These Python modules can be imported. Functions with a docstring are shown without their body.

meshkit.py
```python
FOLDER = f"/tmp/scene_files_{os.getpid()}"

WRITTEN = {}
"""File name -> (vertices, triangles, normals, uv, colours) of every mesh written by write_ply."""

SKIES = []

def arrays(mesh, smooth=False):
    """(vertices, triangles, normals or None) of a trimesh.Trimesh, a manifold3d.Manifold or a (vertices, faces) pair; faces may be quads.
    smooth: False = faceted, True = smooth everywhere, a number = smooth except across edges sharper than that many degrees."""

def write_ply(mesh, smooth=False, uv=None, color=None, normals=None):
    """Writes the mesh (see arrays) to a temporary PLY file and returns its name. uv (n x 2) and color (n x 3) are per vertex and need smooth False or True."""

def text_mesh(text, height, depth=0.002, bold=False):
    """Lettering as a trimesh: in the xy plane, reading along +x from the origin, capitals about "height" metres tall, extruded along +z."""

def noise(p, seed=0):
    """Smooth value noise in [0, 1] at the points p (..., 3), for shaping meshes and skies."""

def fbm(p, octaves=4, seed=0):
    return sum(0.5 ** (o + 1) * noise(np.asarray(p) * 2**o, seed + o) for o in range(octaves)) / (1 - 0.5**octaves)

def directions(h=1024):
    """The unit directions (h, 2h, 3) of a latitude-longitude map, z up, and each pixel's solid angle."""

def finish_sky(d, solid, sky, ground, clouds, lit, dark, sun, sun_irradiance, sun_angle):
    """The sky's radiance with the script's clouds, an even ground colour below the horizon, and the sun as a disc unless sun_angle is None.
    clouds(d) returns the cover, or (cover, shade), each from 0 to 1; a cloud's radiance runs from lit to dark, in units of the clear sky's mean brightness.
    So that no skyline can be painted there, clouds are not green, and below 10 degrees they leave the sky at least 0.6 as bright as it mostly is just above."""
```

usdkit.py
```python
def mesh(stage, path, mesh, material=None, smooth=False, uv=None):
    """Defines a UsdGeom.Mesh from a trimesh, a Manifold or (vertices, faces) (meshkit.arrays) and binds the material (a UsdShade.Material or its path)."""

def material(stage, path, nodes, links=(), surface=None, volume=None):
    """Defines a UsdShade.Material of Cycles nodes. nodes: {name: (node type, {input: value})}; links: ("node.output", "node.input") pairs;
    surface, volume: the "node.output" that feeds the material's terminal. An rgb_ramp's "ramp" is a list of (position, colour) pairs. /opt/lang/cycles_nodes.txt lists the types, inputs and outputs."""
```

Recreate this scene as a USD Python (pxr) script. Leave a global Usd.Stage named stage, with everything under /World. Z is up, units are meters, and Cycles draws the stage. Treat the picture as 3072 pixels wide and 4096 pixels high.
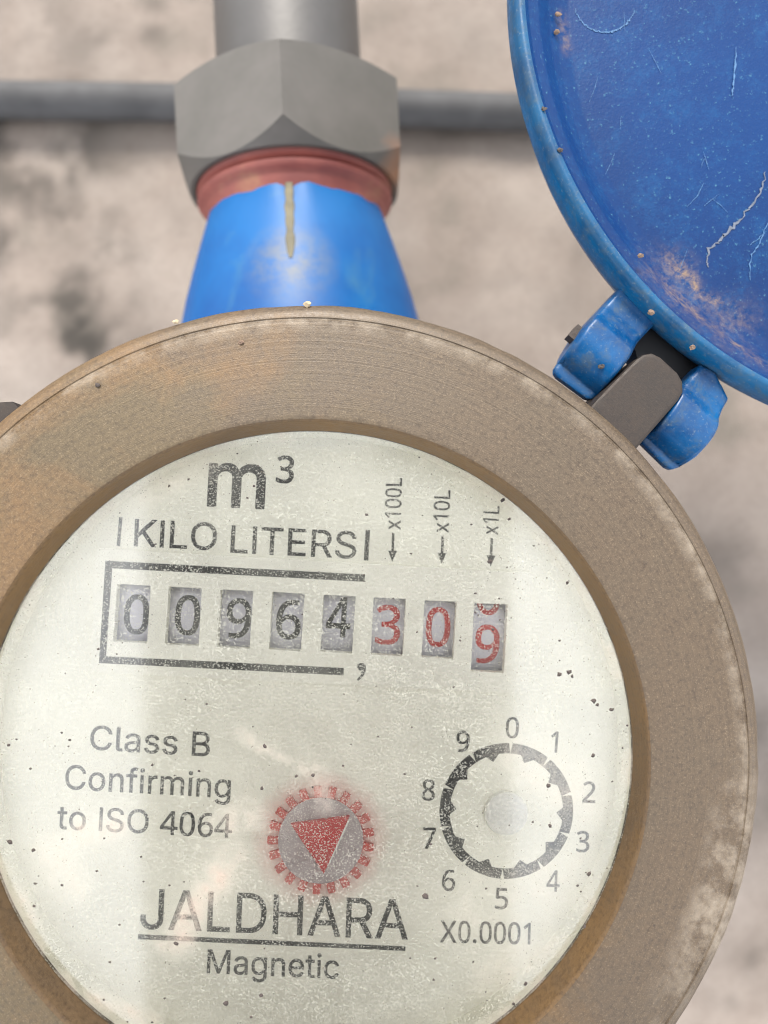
import math, random
import numpy as np, trimesh, manifold3d as m3
import shapely.geometry as sg, shapely.ops as so
from shapely import affinity
import usdkit, meshkit
from pxr import Usd, UsdGeom, UsdLux, UsdShade, Gf, Sdf, Vt

random.seed(7); rng = np.random.default_rng(7)
stage = Usd.Stage.CreateInMemory()
UsdGeom.SetStageUpAxis(stage, UsdGeom.Tokens.z); UsdGeom.SetStageMetersPerUnit(stage, 1.0)
UsdGeom.Xform.Define(stage, '/World'); UsdGeom.Scope.Define(stage, '/World/Looks')

# ------------------------------------------------------------------ camera, sky, sun, exposure
# lengths below are millimetres, written to the stage in metres
ZR = 85.0                                  # height of the brass ring's rim over the ground
F_PX = 2958.0
EXPOSURE = 1.80
SUN_DIR = np.array([-0.12, 1.10, 1.0]); SUN_DIR /= np.linalg.norm(SUN_DIR)
SUN_INT, SUN_ANGLE, SKY = 0.50, 20.0, 0.14
_n = np.array([math.tan(0.036), math.tan(0.0236), 1.0]); _n /= np.linalg.norm(_n)
_x = np.array([1.0, 0, 0]) - _n * _n[0]; _x /= np.linalg.norm(_x); _y = np.cross(_n, _x)
_C = np.array([-6.7069, -22.6379, -66.9482])
CAM = np.array([-_x @ _C, -_y @ _C, -_n @ _C + ZR])
W = np.stack([_x, _y, _n])                 # world axes as rows, in camera coordinates

def at(p, z):
    """the point at height z seen at photograph pixel p (3072 x 4096)"""
    d = W @ np.array([(p[0] - 1536) / F_PX, -(p[1] - 2048) / F_PX, -1.0])
    return CAM + d * ((z - CAM[2]) / d[2])

cam = UsdGeom.Camera.Define(stage, '/World/camera')
M = np.eye(4); M[:3, :3] = W.T; M[3, :3] = CAM * 0.001
cam.AddTransformOp().Set(Gf.Matrix4d(*M.ravel().tolist()))
cam.CreateHorizontalApertureAttr(7.2); cam.CreateVerticalApertureAttr(9.6)
cam.CreateFocalLengthAttr(7.2 * F_PX / 3072)
cam.CreateClippingRangeAttr(Gf.Vec2f(0.002, 50))
cam.CreateFStopAttr(5.0); cam.CreateFocusDistanceAttr(0.0685)
cam.CreateExposureAttr(EXPOSURE)

def mat(name, nodes, links=(), surface='p.BSDF', **k):
    return usdkit.material(stage, '/World/Looks/' + name, nodes, links, surface, **k)

el = math.asin(SUN_DIR[2]); rot = math.atan2(SUN_DIR[0], SUN_DIR[1])
sky_mat = mat('sky_look', {
    'sky': ('sky_texture', {'sky_type': 'single_scattering', 'sun_disc': False, 'sun_elevation': el, 'sun_rotation': rot}),
    'tc': ('texture_coordinate', {}),
    'n': ('noise_texture', {'scale': 2.2, 'detail': 5.0, 'roughness': 0.55}),
    'r': ('rgb_ramp', {'ramp': [(0.25, (0.75, 0.75, 0.75)), (0.6, (1, 1, 1))]}),
    'c': ('rgb_ramp', {'ramp': [(0.3, (4.5, 4.75, 5.2)), (0.7, (6.1, 6.2, 6.4))]}),
    'mx': ('mix', {'mix_type': 'mix'}),
    'bg': ('background_shader', {'strength': SKY})},
    [('tc.generated', 'n.vector'), ('n.fac', 'r.fac'), ('n.fac', 'c.fac'), ('r.color', 'mx.fac'), ('sky.color', 'mx.color1'), ('c.color', 'mx.color2'), ('mx.color', 'bg.color')], surface='bg.background')
dome = UsdLux.DomeLight.Define(stage, '/World/sky'); UsdShade.MaterialBindingAPI.Apply(dome.GetPrim()).Bind(sky_mat)
dome.GetPrim().SetCustomDataByKey('kind', 'structure'); dome.GetPrim().SetCustomDataByKey('label', 'pale overcast sky above the yard')
sun = UsdLux.DistantLight.Define(stage, '/World/sun'); sun.CreateIntensityAttr(SUN_INT); sun.CreateAngleAttr(SUN_ANGLE)
sun.CreateNormalizeAttr(True); sun.CreateColorAttr(Gf.Vec3f(1.0, 0.95, 0.88))
_zs = SUN_DIR; _xs = np.cross([0, 1.0, 0], _zs); _xs /= np.linalg.norm(_xs); _ys = np.cross(_zs, _xs)
S = np.eye(4); S[:3, :3] = np.stack([_xs, _ys, _zs]); sun.AddTransformOp().Set(Gf.Matrix4d(*S.ravel().tolist()))

# ------------------------------------------------------------------ materials
POS = ('geometry', {})
def lin(r, g, b):
    f = lambda c: (c / 255 / 12.92) if c / 255 <= 0.04045 else ((c / 255 + 0.055) / 1.055) ** 2.4
    return (f(r), f(g), f(b))

def ramp2(lo, hi, a=(0, 0, 0), b=(1, 1, 1)): return {'ramp': [(lo, a), (hi, b)]}

# brass of the ring: dusty bronze with violet and olive patches, lathe lines, pale scuffs and fine grit
def brass_mat(name, base, tone2, tone3, dust, rough=0.5, metal=0.35, bumpk=0.35, scuff=0.55, grain=0.5, patina=0.0, wear=0.0):
    patch = at((2900, 3560), ZR) * 0.001
    return mat(name, {
        'g': POS,
        'n1': ('noise_texture', {'scale': 48, 'detail': 6, 'roughness': 0.68, 'distortion': 0.8}),
        'r1': ('rgb_ramp', ramp2(0.43, 0.57)), 'm1': ('mix', {'color1': base, 'color2': tone2}),
        'n2': ('noise_texture', {'scale': 85, 'detail': 6, 'roughness': 0.68, 'distortion': 0.6}),
        # patina: violet-grey patches, more of them on the hinge side
        'pd': ('vector_math', {'math_type': 'dot_product', 'vector2': (14.0 * patina, 7.0 * patina, 0)}),
        'pa': ('math', {'math_type': 'add'}), 'r2': ('map_range', {'from_min': 0.50, 'from_max': 0.78, 'to_min': 0, 'to_max': 0.85, 'clamp': True}),
        'm2': ('mix', {'color2': tone3}),
        'n3': ('noise_texture', {'scale': 7000, 'detail': 2, 'roughness': 0.6}),
        'r3': ('rgb_ramp', ramp2(0.54, 0.84, (0, 0, 0), (grain * 0.75, grain * 0.75, grain * 0.75))), 'm3': ('mix', {'color2': dust}),
        'n4': ('noise_texture', {'scale': 2600, 'detail': 4, 'roughness': 0.75}),
        'r4': ('rgb_ramp', {'ramp': [(0.30, (0.52, 0.49, 0.47)), (0.56, (1.04, 1.04, 1.04))]}), 'm4': ('mix', {'mix_type': 'multiply', 'fac': 0.85}),
        'flat': ('vector_math', {'math_type': 'multiply', 'vector2': (1, 1, 0)}), 'len': ('vector_math', {'math_type': 'length'}),
        'n5': ('noise_texture', {'dimensions': '1D', 'scale': 3200, 'detail': 3, 'roughness': 0.7}),
        'r5': ('rgb_ramp', ramp2(0.35, 0.70, (0.80, 0.80, 0.80), (1.12, 1.12, 1.12))), 'm5': ('mix', {'mix_type': 'multiply', 'fac': scuff}),
        # pale rubbed line inside the groove, and a pale scuffed patch low on the right
        'w1': ('map_range', {'from_min': 0.0390, 'from_max': 0.0403, 'to_min': 0, 'to_max': 1, 'clamp': True}),
        'w2': ('map_range', {'from_min': 0.0406, 'from_max': 0.0404, 'to_min': 0, 'to_max': 1, 'clamp': True}),
        'w3': ('math', {'math_type': 'multiply'}),
        'ds': ('vector_math', {'math_type': 'distance', 'vector2': tuple(patch)}),
        'w4': ('map_range', {'from_min': 0.014, 'from_max': 0.004, 'to_min': 0, 'to_max': 1, 'clamp': True}),
        'w4r': ('map_range', {'from_min': 0.0365, 'from_max': 0.0385, 'to_min': 0, 'to_max': 1, 'clamp': True}), 'w4m': ('math', {'math_type': 'multiply'}),
        'w5': ('math', {'math_type': 'maximum'}),
        'n6': ('noise_texture', {'scale': 330, 'detail': 5, 'roughness': 0.7}), 'r6': ('map_range', {'from_min': 0.42, 'from_max': 0.66, 'to_min': 0, 'to_max': wear, 'clamp': True}),
        'w6': ('math', {'math_type': 'multiply'}), 'm6': ('mix', {'color2': lin(146, 134, 118)}),
        'vw': ('noise_texture', {'scale': 1500, 'detail': 3}), 'vs': ('vector_math', {'math_type': 'scale', 'scale': 0.0016}), 'va': ('vector_math', {'math_type': 'add'}), 'vp': ('voronoi_texture', {'scale': 300}), 'rp': ('rgb_ramp', {'ramp': [(0.0, (0.5, 0.43, 0.38)), (0.06, (0.6, 0.55, 0.5)), (0.10, (1, 1, 1))]}), 'mp': ('mix', {'mix_type': 'multiply', 'fac': wear}),
        'ha': ('math', {'math_type': 'add'}), 'b': ('bump', {'strength': bumpk, 'distance': 0.00006}),
        'rr': ('map_range', {'from_min': 0.3, 'from_max': 0.7, 'to_min': rough - 0.1, 'to_max': rough + 0.14}),
        'p': ('principled_bsdf', {'metallic': metal})},
        [('g.position', x + '.vector') for x in ('n1', 'n2', 'n3', 'n4', 'n6')] +
        [('n1.fac', 'r1.fac'), ('r1.color', 'm1.fac'), ('g.position', 'pd.vector1'), ('pd.value', 'pa.value1'), ('n2.fac', 'pa.value2'), ('pa.value', 'r2.value'),
         ('m1.color', 'm2.color1'), ('r2.result', 'm2.fac'), ('n3.fac', 'r3.fac'), ('m2.color', 'm3.color1'), ('r3.color', 'm3.fac'),
         ('n4.fac', 'r4.fac'), ('m3.color', 'm4.color1'), ('r4.color', 'm4.color2'),
         ('g.position', 'flat.vector1'), ('flat.vector', 'len.vector1'), ('len.value', 'n5.w'), ('n5.fac', 'r5.fac'), ('m4.color', 'm5.color1'), ('r5.color', 'm5.color2'),
         ('len.value', 'w1.value'), ('len.value', 'w2.value'), ('w1.result', 'w3.value1'), ('w2.result', 'w3.value2'),
         ('g.position', 'ds.vector1'), ('ds.value', 'w4.value'), ('len.value', 'w4r.value'), ('w4.result', 'w4m.value1'), ('w4r.result', 'w4m.value2'),
         ('w3.value', 'w5.value1'), ('w4m.value', 'w5.value2'), ('n6.fac', 'r6.value'), ('w5.value', 'w6.value1'), ('r6.result', 'w6.value2'),
         ('m5.color', 'm6.color1'), ('w6.value', 'm6.fac'), ('g.position', 'vw.vector'), ('vw.color', 'vs.vector1'), ('vs.vector', 'va.vector1'), ('g.position', 'va.vector2'), ('va.vector', 'vp.vector'), ('vp.distance', 'rp.fac'), ('m6.color', 'mp.color1'), ('rp.color', 'mp.color2'), ('mp.color', 'p.base_color'),
         ('n5.fac', 'ha.value1'), ('n3.fac', 'ha.value2'), ('ha.value', 'b.height'), ('b.normal', 'p.normal'), ('n4.fac', 'rr.value'), ('rr.result', 'p.roughness')])

brass = brass_mat('brass_look', lin(96, 74, 47), lin(82, 69, 48), lin(76, 64, 50), lin(150, 132, 107), metal=0.22, patina=1.0, wear=0.6)
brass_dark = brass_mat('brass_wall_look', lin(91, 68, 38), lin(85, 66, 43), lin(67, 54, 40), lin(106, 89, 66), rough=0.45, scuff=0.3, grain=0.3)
brass_lug = brass_mat('brass_lug_look', lin(47, 39, 33), lin(42, 36, 31), lin(53, 42, 32), lin(93, 83, 73), rough=0.6, scuff=0.0, bumpk=0.2, grain=0.3)

def simple(name, col, rough=0.5, metal=0.0, var=0.12, scale=400, bump=0.0, bscale=2000, spec=0.5, **kw):
    c = np.array(col)
    return mat(name, {
        'g': POS, 'n': ('noise_texture', {'scale': scale, 'detail': 4, 'roughness': 0.65}),
        'r': ('rgb_ramp', {'ramp': [(0.3, tuple(c * (1 - var))), (0.7, tuple(np.minimum(c * (1 + var), 1)))]}),
        'nb': ('noise_texture', {'scale': bscale, 'detail': 3}), 'b': ('bump', {'strength': bump, 'distance': 0.0001}),
        'p': ('principled_bsdf', {'roughness': rough, 'metallic': metal, **kw})},
        [('g.position', 'n.vector'), ('n.fac', 'r.fac'), ('r.color', 'p.base_color'), ('g.position', 'nb.vector'), ('nb.fac', 'b.height'), ('b.normal', 'p.normal')])

dial_mat = simple('dial_look', lin(251, 249, 236), 0.55, var=0.015, scale=60)
plate_mat = simple('counter_plate_look', lin(252, 250, 238), 0.5, var=0.012, scale=60)
ink = simple('black_ink_look', (0.022, 0.022, 0.021), 0.5, var=0.3, scale=3000)
ink_red = simple('red_ink_look', lin(187, 28, 26), 0.5, var=0.1)
drum_mat = simple('number_wheel_look', lin(208, 206, 216), 0.5, var=0.03)
red_plastic = simple('red_plastic_look', lin(196, 16, 26), 0.4, var=0.12, scale=900)
red_teeth = simple('red_teeth_look', lin(206, 92, 84), 0.5, var=0.2, scale=700)
grey_foil = simple('grey_foil_look', lin(178, 166, 168), 0.5, metal=0.0, var=0.14, scale=1200, bump=0.3)
hub_mat = simple('hub_look', lin(240, 239, 234), 0.35, var=0.02)
black_screen_and_gap_shade = simple('black_screen_and_gap_shade_look', (0.004, 0.004, 0.005), 0.7, var=0.2)  # phone screen, and the shade painted into the hinge gap
pin_mat = simple('pin_look', lin(58, 50, 45), 0.6, metal=0.3, var=0.4, scale=2500, bump=0.6, bscale=1800)
crumb_pale = simple('pale_grit_look', lin(158, 142, 116), 0.9, var=0.2, scale=2500)
crumb_brown = simple('brown_grit_look', lin(102, 83, 69), 0.9, var=0.3, scale=2500)
crumb_dark = simple('dark_grit_look', lin(62, 54, 50), 0.9, var=0.3, scale=2500)
rod_mat = simple('rod_look', lin(54, 53, 53), 0.75, metal=0.0, var=0.35, scale=120)

# blue plastic of the lid: dusty, with specks, a patch of sand near the hinge
def lid_material():
    pc = at((2790, 1130), ZR - 4) * 0.001
    pd = at((2700, 1185), ZR - 4) * 0.001
    return mat('blue_lid_look', {
        'g': POS,
        'n0': ('noise_texture', {'scale': 40, 'detail': 3}),
        'c0': ('rgb_ramp', {'ramp': [(0.35, lin(0, 31, 72)), (0.65, lin(0, 40, 85))]}),
        'n1': ('noise_texture', {'scale': 1500, 'detail': 6, 'roughness': 0.85}),
        'n1b': ('noise_texture', {'scale': 260, 'detail': 6, 'roughness': 0.7}),
        'mu': ('math', {'math_type': 'multiply'}),
        'r1': ('rgb_ramp', ramp2(0.235, 0.38, (0, 0, 0), (0.5, 0.5, 0.5))),
        'm1': ('mix', {'color2': lin(9, 61, 102)}),
        'v': ('noise_texture', {'scale': 2600, 'detail': 3, 'roughness': 0.7}),
        'rv': ('rgb_ramp', {'ramp': [(0.62, (0, 0, 0)), (0.74, (0.55, 0.55, 0.55))]}),
        'm2': ('mix', {'color2': lin(73, 118, 130)}),
        'as': ('attribute', {'attribute': 'sand'}), 'nd': ('noise_texture', {'scale': 1300, 'detail': 6, 'roughness': 0.8}),
        'ns': ('noise_texture', {'scale': 2600, 'detail': 3, 'roughness': 0.7}),
        'rs': ('rgb_ramp', ramp2(0.40, 0.60)),
        'ms': ('math', {'math_type': 'multiply'}),
        'm3': ('mix', {'color2': lin(112, 94, 80)}),
        'b': ('bump', {'strength': 0.3, 'distance': 0.00012}),
        'p': ('principled_bsdf', {'roughness': 0.42, 'specular_ior_level': 0.16})},
        [('g.position', x + '.vector') for x in ('n0', 'n1', 'n1b', 'v', 'nd', 'ns')] +
        [('n0.fac', 'c0.fac'), ('n1.fac', 'mu.value1'), ('n1b.fac', 'mu.value2'), ('mu.value', 'r1.fac'), ('c0.color', 'm1.color1'), ('r1.color', 'm1.fac'),
         ('v.fac', 'rv.fac'), ('m1.color', 'm2.color1'), ('rv.color', 'm2.fac'),
         ('nd.fac', 'rs.fac'), ('rs.color', 'ms.value1'), ('as.fac', 'ms.value2'), ('ms.value', 'm3.fac'), ('m2.color', 'm3.color1'),
         ('m3.color', 'p.base_color'), ('ns.fac', 'b.height'), ('b.normal', 'p.normal')])
lid_mat = lid_material()
knuckle_mat = mat('blue_knuckle_look', {'g': POS, 'n': ('noise_texture', {'scale': 240, 'detail': 4, 'roughness': 0.6}), 'c': ('rgb_ramp', {'ramp': [(0.35, lin(0, 48, 89)), (0.65, lin(0, 68, 113))]}),
    'n2': ('noise_texture', {'scale': 520, 'detail': 6, 'roughness': 0.75, 'distortion': 0.5}), 'r2': ('rgb_ramp', ramp2(0.50, 0.70, (0, 0, 0), (0.7, 0.7, 0.7))), 'm': ('mix', {'color2': lin(58, 72, 80)}),
    'n3': ('noise_texture', {'scale': 3200, 'detail': 3, 'roughness': 0.7}), 'r3': ('rgb_ramp', ramp2(0.58, 0.76, (0, 0, 0), (0.6, 0.6, 0.6))), 'm3': ('mix', {'color2': lin(96, 106, 112)}),
    'rr': ('map_range', {'from_min': 0.35, 'from_max': 0.65, 'to_min': 0.26, 'to_max': 0.26 + 0.25}), 'b': ('bump', {'strength': 0.25, 'distance': 0.0001}), 'p': ('principled_bsdf', {'specular_ior_level': 0.35})},
    [('g.position', q + '.vector') for q in ('n', 'n2', 'n3')] + [('n.fac', 'c.fac'), ('n2.fac', 'r2.fac'), ('c.color', 'm.color1'), ('r2.color', 'm.fac'), ('n3.fac', 'r3.fac'), ('m.color', 'm3.color1'), ('r3.color', 'm3.fac'), ('m3.color', 'p.base_color'),
     ('n2.fac', 'rr.value'), ('rr.result', 'p.roughness'), ('n2.fac', 'b.height'), ('b.normal', 'p.normal')])
blue_rim_mat = mat('blue_rim_look', {'g': POS, 'n': ('noise_texture', {'scale': 240, 'detail': 4, 'roughness': 0.6}), 'c': ('rgb_ramp', {'ramp': [(0.35, lin(0, 51, 84)), (0.65, lin(1, 67, 102))]}),
    'n2': ('noise_texture', {'scale': 520, 'detail': 6, 'roughness': 0.75, 'distortion': 0.5}), 'r2': ('rgb_ramp', ramp2(0.50, 0.70, (0, 0, 0), (0.7, 0.7, 0.7))), 'm': ('mix', {'color2': lin(58, 72, 80)}),
    'n3': ('noise_texture', {'scale': 3200, 'detail': 3, 'roughness': 0.7}), 'r3': ('rgb_ramp', ramp2(0.58, 0.76, (0, 0, 0), (0.6, 0.6, 0.6))), 'm3': ('mix', {'color2': lin(96, 106, 112)}),
    'rr': ('map_range', {'from_min': 0.35, 'from_max': 0.65, 'to_min': 0.34, 'to_max': 0.34 + 0.25}), 'b': ('bump', {'strength': 0.25, 'distance': 0.0001}), 'p': ('principled_bsdf', {'specular_ior_level': 0.3})},
    [('g.position', q + '.vector') for q in ('n', 'n2', 'n3')] + [('n.fac', 'c.fac'), ('n2.fac', 'r2.fac'), ('c.color', 'm.color1'), ('r2.color', 'm.fac'), ('n3.fac', 'r3.fac'), ('m.color', 'm3.color1'), ('r3.color', 'm3.fac'), ('m3.color', 'p.base_color'),
     ('n2.fac', 'rr.value'), ('rr.result', 'p.roughness'), ('n2.fac', 'b.height'), ('b.normal', 'p.normal')])
body_blue = mat('blue_paint_look', {
    'g': POS, 'n': ('noise_texture', {'scale': 70, 'detail': 4, 'roughness': 0.6}),
    'c': ('rgb_ramp', {'ramp': [(0.3, lin(0, 59, 112)), (0.62, lin(0, 75, 127))]}),
    'n2': ('noise_texture', {'scale': 60, 'detail': 5, 'roughness': 0.6, 'distortion': 0.8}), 'r2': ('rgb_ramp', ramp2(0.55, 0.72, (0, 0, 0), (0.5, 0.5, 0.5))),
    'm': ('mix', {'color2': lin(63, 100, 106)}), 'ds': ('vector_math', {'math_type': 'distance', 'vector2': tuple(at((1165, 1060), ZR - 39 + 15) * 0.001)}), 'rs': ('map_range', {'from_min': 0.0005, 'from_max': 0.0065, 'to_min': 0.85, 'to_max': 0.0, 'clamp': True}),
    'n3': ('noise_texture', {'scale': 420, 'detail': 5, 'roughness': 0.7}), 'r3': ('map_range', {'from_min': 0.38, 'from_max': 0.62, 'to_min': 0.1, 'to_max': 1.0, 'clamp': True}), 'k3': ('math', {'math_type': 'multiply'}), 'm3': ('mix', {'color2': lin(92, 92, 84)}),
    'p': ('principled_bsdf', {'roughness': 0.45, 'specular_ior_level': 0.25})},
    [('g.position', 'n.vector'), ('n.fac', 'c.fac'), ('g.position', 'n2.vector'), ('n2.fac', 'r2.fac'), ('c.color', 'm.color1'), ('r2.color', 'm.fac'), ('m.color', 'm3.color1'), ('g.position', 'ds.vector1'), ('ds.value', 'rs.value'), ('g.position', 'n3.vector'), ('n3.fac', 'r3.value'),
     ('rs.result', 'k3.value1'), ('r3.result', 'k3.value2'), ('k3.value', 'm3.fac'), ('m3.color', 'p.base_color')])
red_primer = mat('red_primer_look', {
    'g': POS, 'n': ('noise_texture', {'scale': 110, 'detail': 4, 'roughness': 0.65}),
    'c': ('rgb_ramp', {'ramp': [(0.35, lin(100, 46, 40)), (0.55, lin(117, 59, 50)), (0.7, lin(126, 82, 60))]}),
    'p': ('principled_bsdf', {'roughness': 0.6})}, [('g.position', 'n.vector'), ('n.fac', 'c.fac'), ('c.color', 'p.base_color')])
def nut_material(name, a, b, rust):
    return mat(name, {
    'g': POS, 'n': ('noise_texture', {'scale': 90, 'detail': 5, 'roughness': 0.6}),
    'c': ('rgb_ramp', {'ramp': [(0.3, a), (0.7, b)]}),
    'n2': ('noise_texture', {'scale': 140, 'detail': 4}), 'd': ('vector_math', {'math_type': 'distance', 'vector2': rust}),
    'md': ('math', {'math_type': 'multiply_add', 'value2': 0.012, 'value3': -0.006}), 'ad': ('math', {'math_type': 'add'}),
    'rd': ('map_range', {'from_min': 0.0005, 'from_max': 0.005, 'to_min': 0.8, 'to_max': 0.0, 'clamp': True}),
    'm': ('mix', {'color2': lin(140, 98, 70)}),
    'nb': ('noise_texture', {'scale': 1500, 'detail': 3}), 'b': ('bump', {'strength': 0.2, 'distance': 0.0001}),
    'p': ('principled_bsdf', {'roughness': 0.5, 'metallic': 0.3})},
    [('g.position', 'n.vector'), ('n.fac', 'c.fac'), ('g.position', 'n2.vector'), ('n2.fac', 'md.value1'), ('md.value', 'ad.value1'), ('g.position', 'd.vector1'),
     ('d.value', 'ad.value2'), ('ad.value', 'rd.value'), ('rd.result', 'm.fac'), ('c.color', 'm.color1'), ('m.color', 'p.base_color'),
     ('g.position', 'nb.vector'), ('nb.fac', 'b.height'), ('b.normal', 'p.normal')])
scratch_mat = simple('scratch_look', lin(50, 87, 123), 0.7, var=0.2, scale=1500)
sand_line_mat = simple('sand_line_look', lin(82, 87, 98), 0.9, var=0.3, scale=2500)
seam_mat = simple('bare_seam_look', lin(84, 78, 58), 0.7, var=0.3, scale=500)

# glass: clear pane, with a grey-cream dust film of grains and dark specks lying on it
glass_mat = mat('dusty_glass_look', {
    'g': POS,
    'v': ('noise_texture', {'scale': 6500, 'detail': 2, 'roughness': 0.6}), 'n': ('noise_texture', {'scale': 420, 'detail': 3, 'roughness': 0.6}),
    'th': ('map_range', {'from_min': 0.35, 'from_max': 0.68, 'to_min': 0.57, 'to_max': 0.50}),
    'lt': ('math', {'math_type': 'subtract'}), 'sm': ('map_range', {'from_min': 0.0, 'from_max': 0.09, 'to_min': 0.0, 'to_max': 0.46, 'clamp': True}),
    'film': ('noise_texture', {'scale': 110, 'detail': 5, 'roughness': 0.65}),
    'rf': ('rgb_ramp', ramp2(0.38, 0.72, (0.01, 0.01, 0.01), (0.10, 0.10, 0.10))),
    'mx': ('math', {'math_type': 'maximum'}),
    'at': ('attribute', {'attribute': 'smear'}), 'ng': ('noise_texture', {'scale': 5200, 'detail': 3, 'roughness': 0.7}), 'rg': ('map_range', {'from_min': 0.36, 'from_max': 0.6, 'to_min': 0.25, 'to_max': 1.0, 'clamp': True}),
    'ms': ('math', {'math_type': 'multiply'}), 'mx2': ('math', {'math_type': 'maximum'}), 'dc': ('mix', {'color1': lin(172, 170, 158), 'color2': lin(174, 152, 140)}),
    'dd': ('diffuse_bsdf', {}), 'dt': ('translucent_bsdf', {'color': lin(244, 243, 236)}), 'dust': ('mix_closure', {'fac': 0.5}),
    't': ('transparent_bsdf', {'color': (0.99, 0.985, 0.985)}), 'gl': ('glossy_bsdf', {'color': (1, 1, 1), 'roughness': 0.10}),
    'f': ('fresnel', {'IOR': 1.82}), 'mg': ('mix_closure', {}), 'md': ('mix_closure', {})},
    [('g.position', 'v.vector'), ('g.position', 'n.vector'), ('n.fac', 'th.value'), ('th.result', 'lt.value2'), ('v.fac', 'lt.value1'), ('lt.value', 'sm.value'),
     ('g.position', 'film.vector'), ('film.fac', 'rf.fac'), ('sm.result', 'mx.value1'), ('rf.color', 'mx.value2'),
     ('f.fac', 'mg.fac'), ('t.BSDF', 'mg.closure1'), ('gl.BSDF', 'mg.closure2'), ('mx.value', 'mx2.value1'), ('g.position', 'ng.vector'), ('ng.fac', 'rg.value'), ('rg.result', 'ms.value1'), ('at.fac', 'ms.value2'), ('ms.value', 'mx2.value2'), ('mx2.value', 'md.fac'), ('at.fac', 'dc.fac'), ('dc.color', 'dd.color'), ('mg.closure', 'md.closure1'), ('dust.closure', 'md.closure2'), ('dd.BSDF', 'dust.closure1'), ('dt.BSDF', 'dust.closure2')],
    surface='md.closure')

# ------------------------------------------------------------------ builders
_used = {}
def numbered(path):
    k = _used.get(path, 0); _used[path] = k + 1
    return path if k == 0 else f'{path}_{k:03d}'

BASE = {}
def tag(p, label=None, cat=None, group=None, kind=None):
    for k, v in (('label', label), ('category', cat), ('group', group), ('kind', kind)):
        if v: p.SetCustomDataByKey(k, v)
    return p

def thing(name, label, cat, base=(0, 0, 0), group=None):
    x = UsdGeom.Xform.Define(stage, numbered('/World/' + name))
    x.AddTranslateOp().Set(Gf.Vec3d(*(np.array(base, float) * 0.001).tolist()))
    BASE[str(x.GetPath())] = np.array(base, float)
    return tag(x.GetPrim(), label, cat, group)

def obj(name, mesh, m, parent=None, smooth=False, label=None, kind=None):
    """ONE mesh (millimetres, world coordinates) under parent, or directly under /World"""
    if hasattr(mesh, 'to_mesh'):
        q = mesh.to_mesh(); mesh = (np.array(q.vert_properties[:, :3]), np.array(q.tri_verts))
    if isinstance(mesh, trimesh.Trimesh): v, f = np.array(mesh.vertices), np.array(mesh.faces)
    else: v, f = np.array(mesh[0], float), np.array(mesh[1])
    path = numbered((str(parent.GetPath()) if parent else '/World') + '/' + name)
    base = np.zeros(3)
    if parent: base = BASE[str(parent.GetPath())]
    BASE[path] = base
    pr = usdkit.mesh(stage, path, ((v - base) * 0.001, f), m, smooth=smooth).GetPrim()
    return tag(pr, label, None, None, kind)

def join(*ms):
    vs, fs, k = [], [], 0
    for m in ms:
        if isinstance(m, trimesh.Trimesh): v, f = m.vertices, m.faces
        else: v, f = m
        f = np.asarray(f)
        vs.append(np.asarray(v)); fs.append(f + k); k += len(v)
    return np.vstack(vs), np.vstack(fs)

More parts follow.
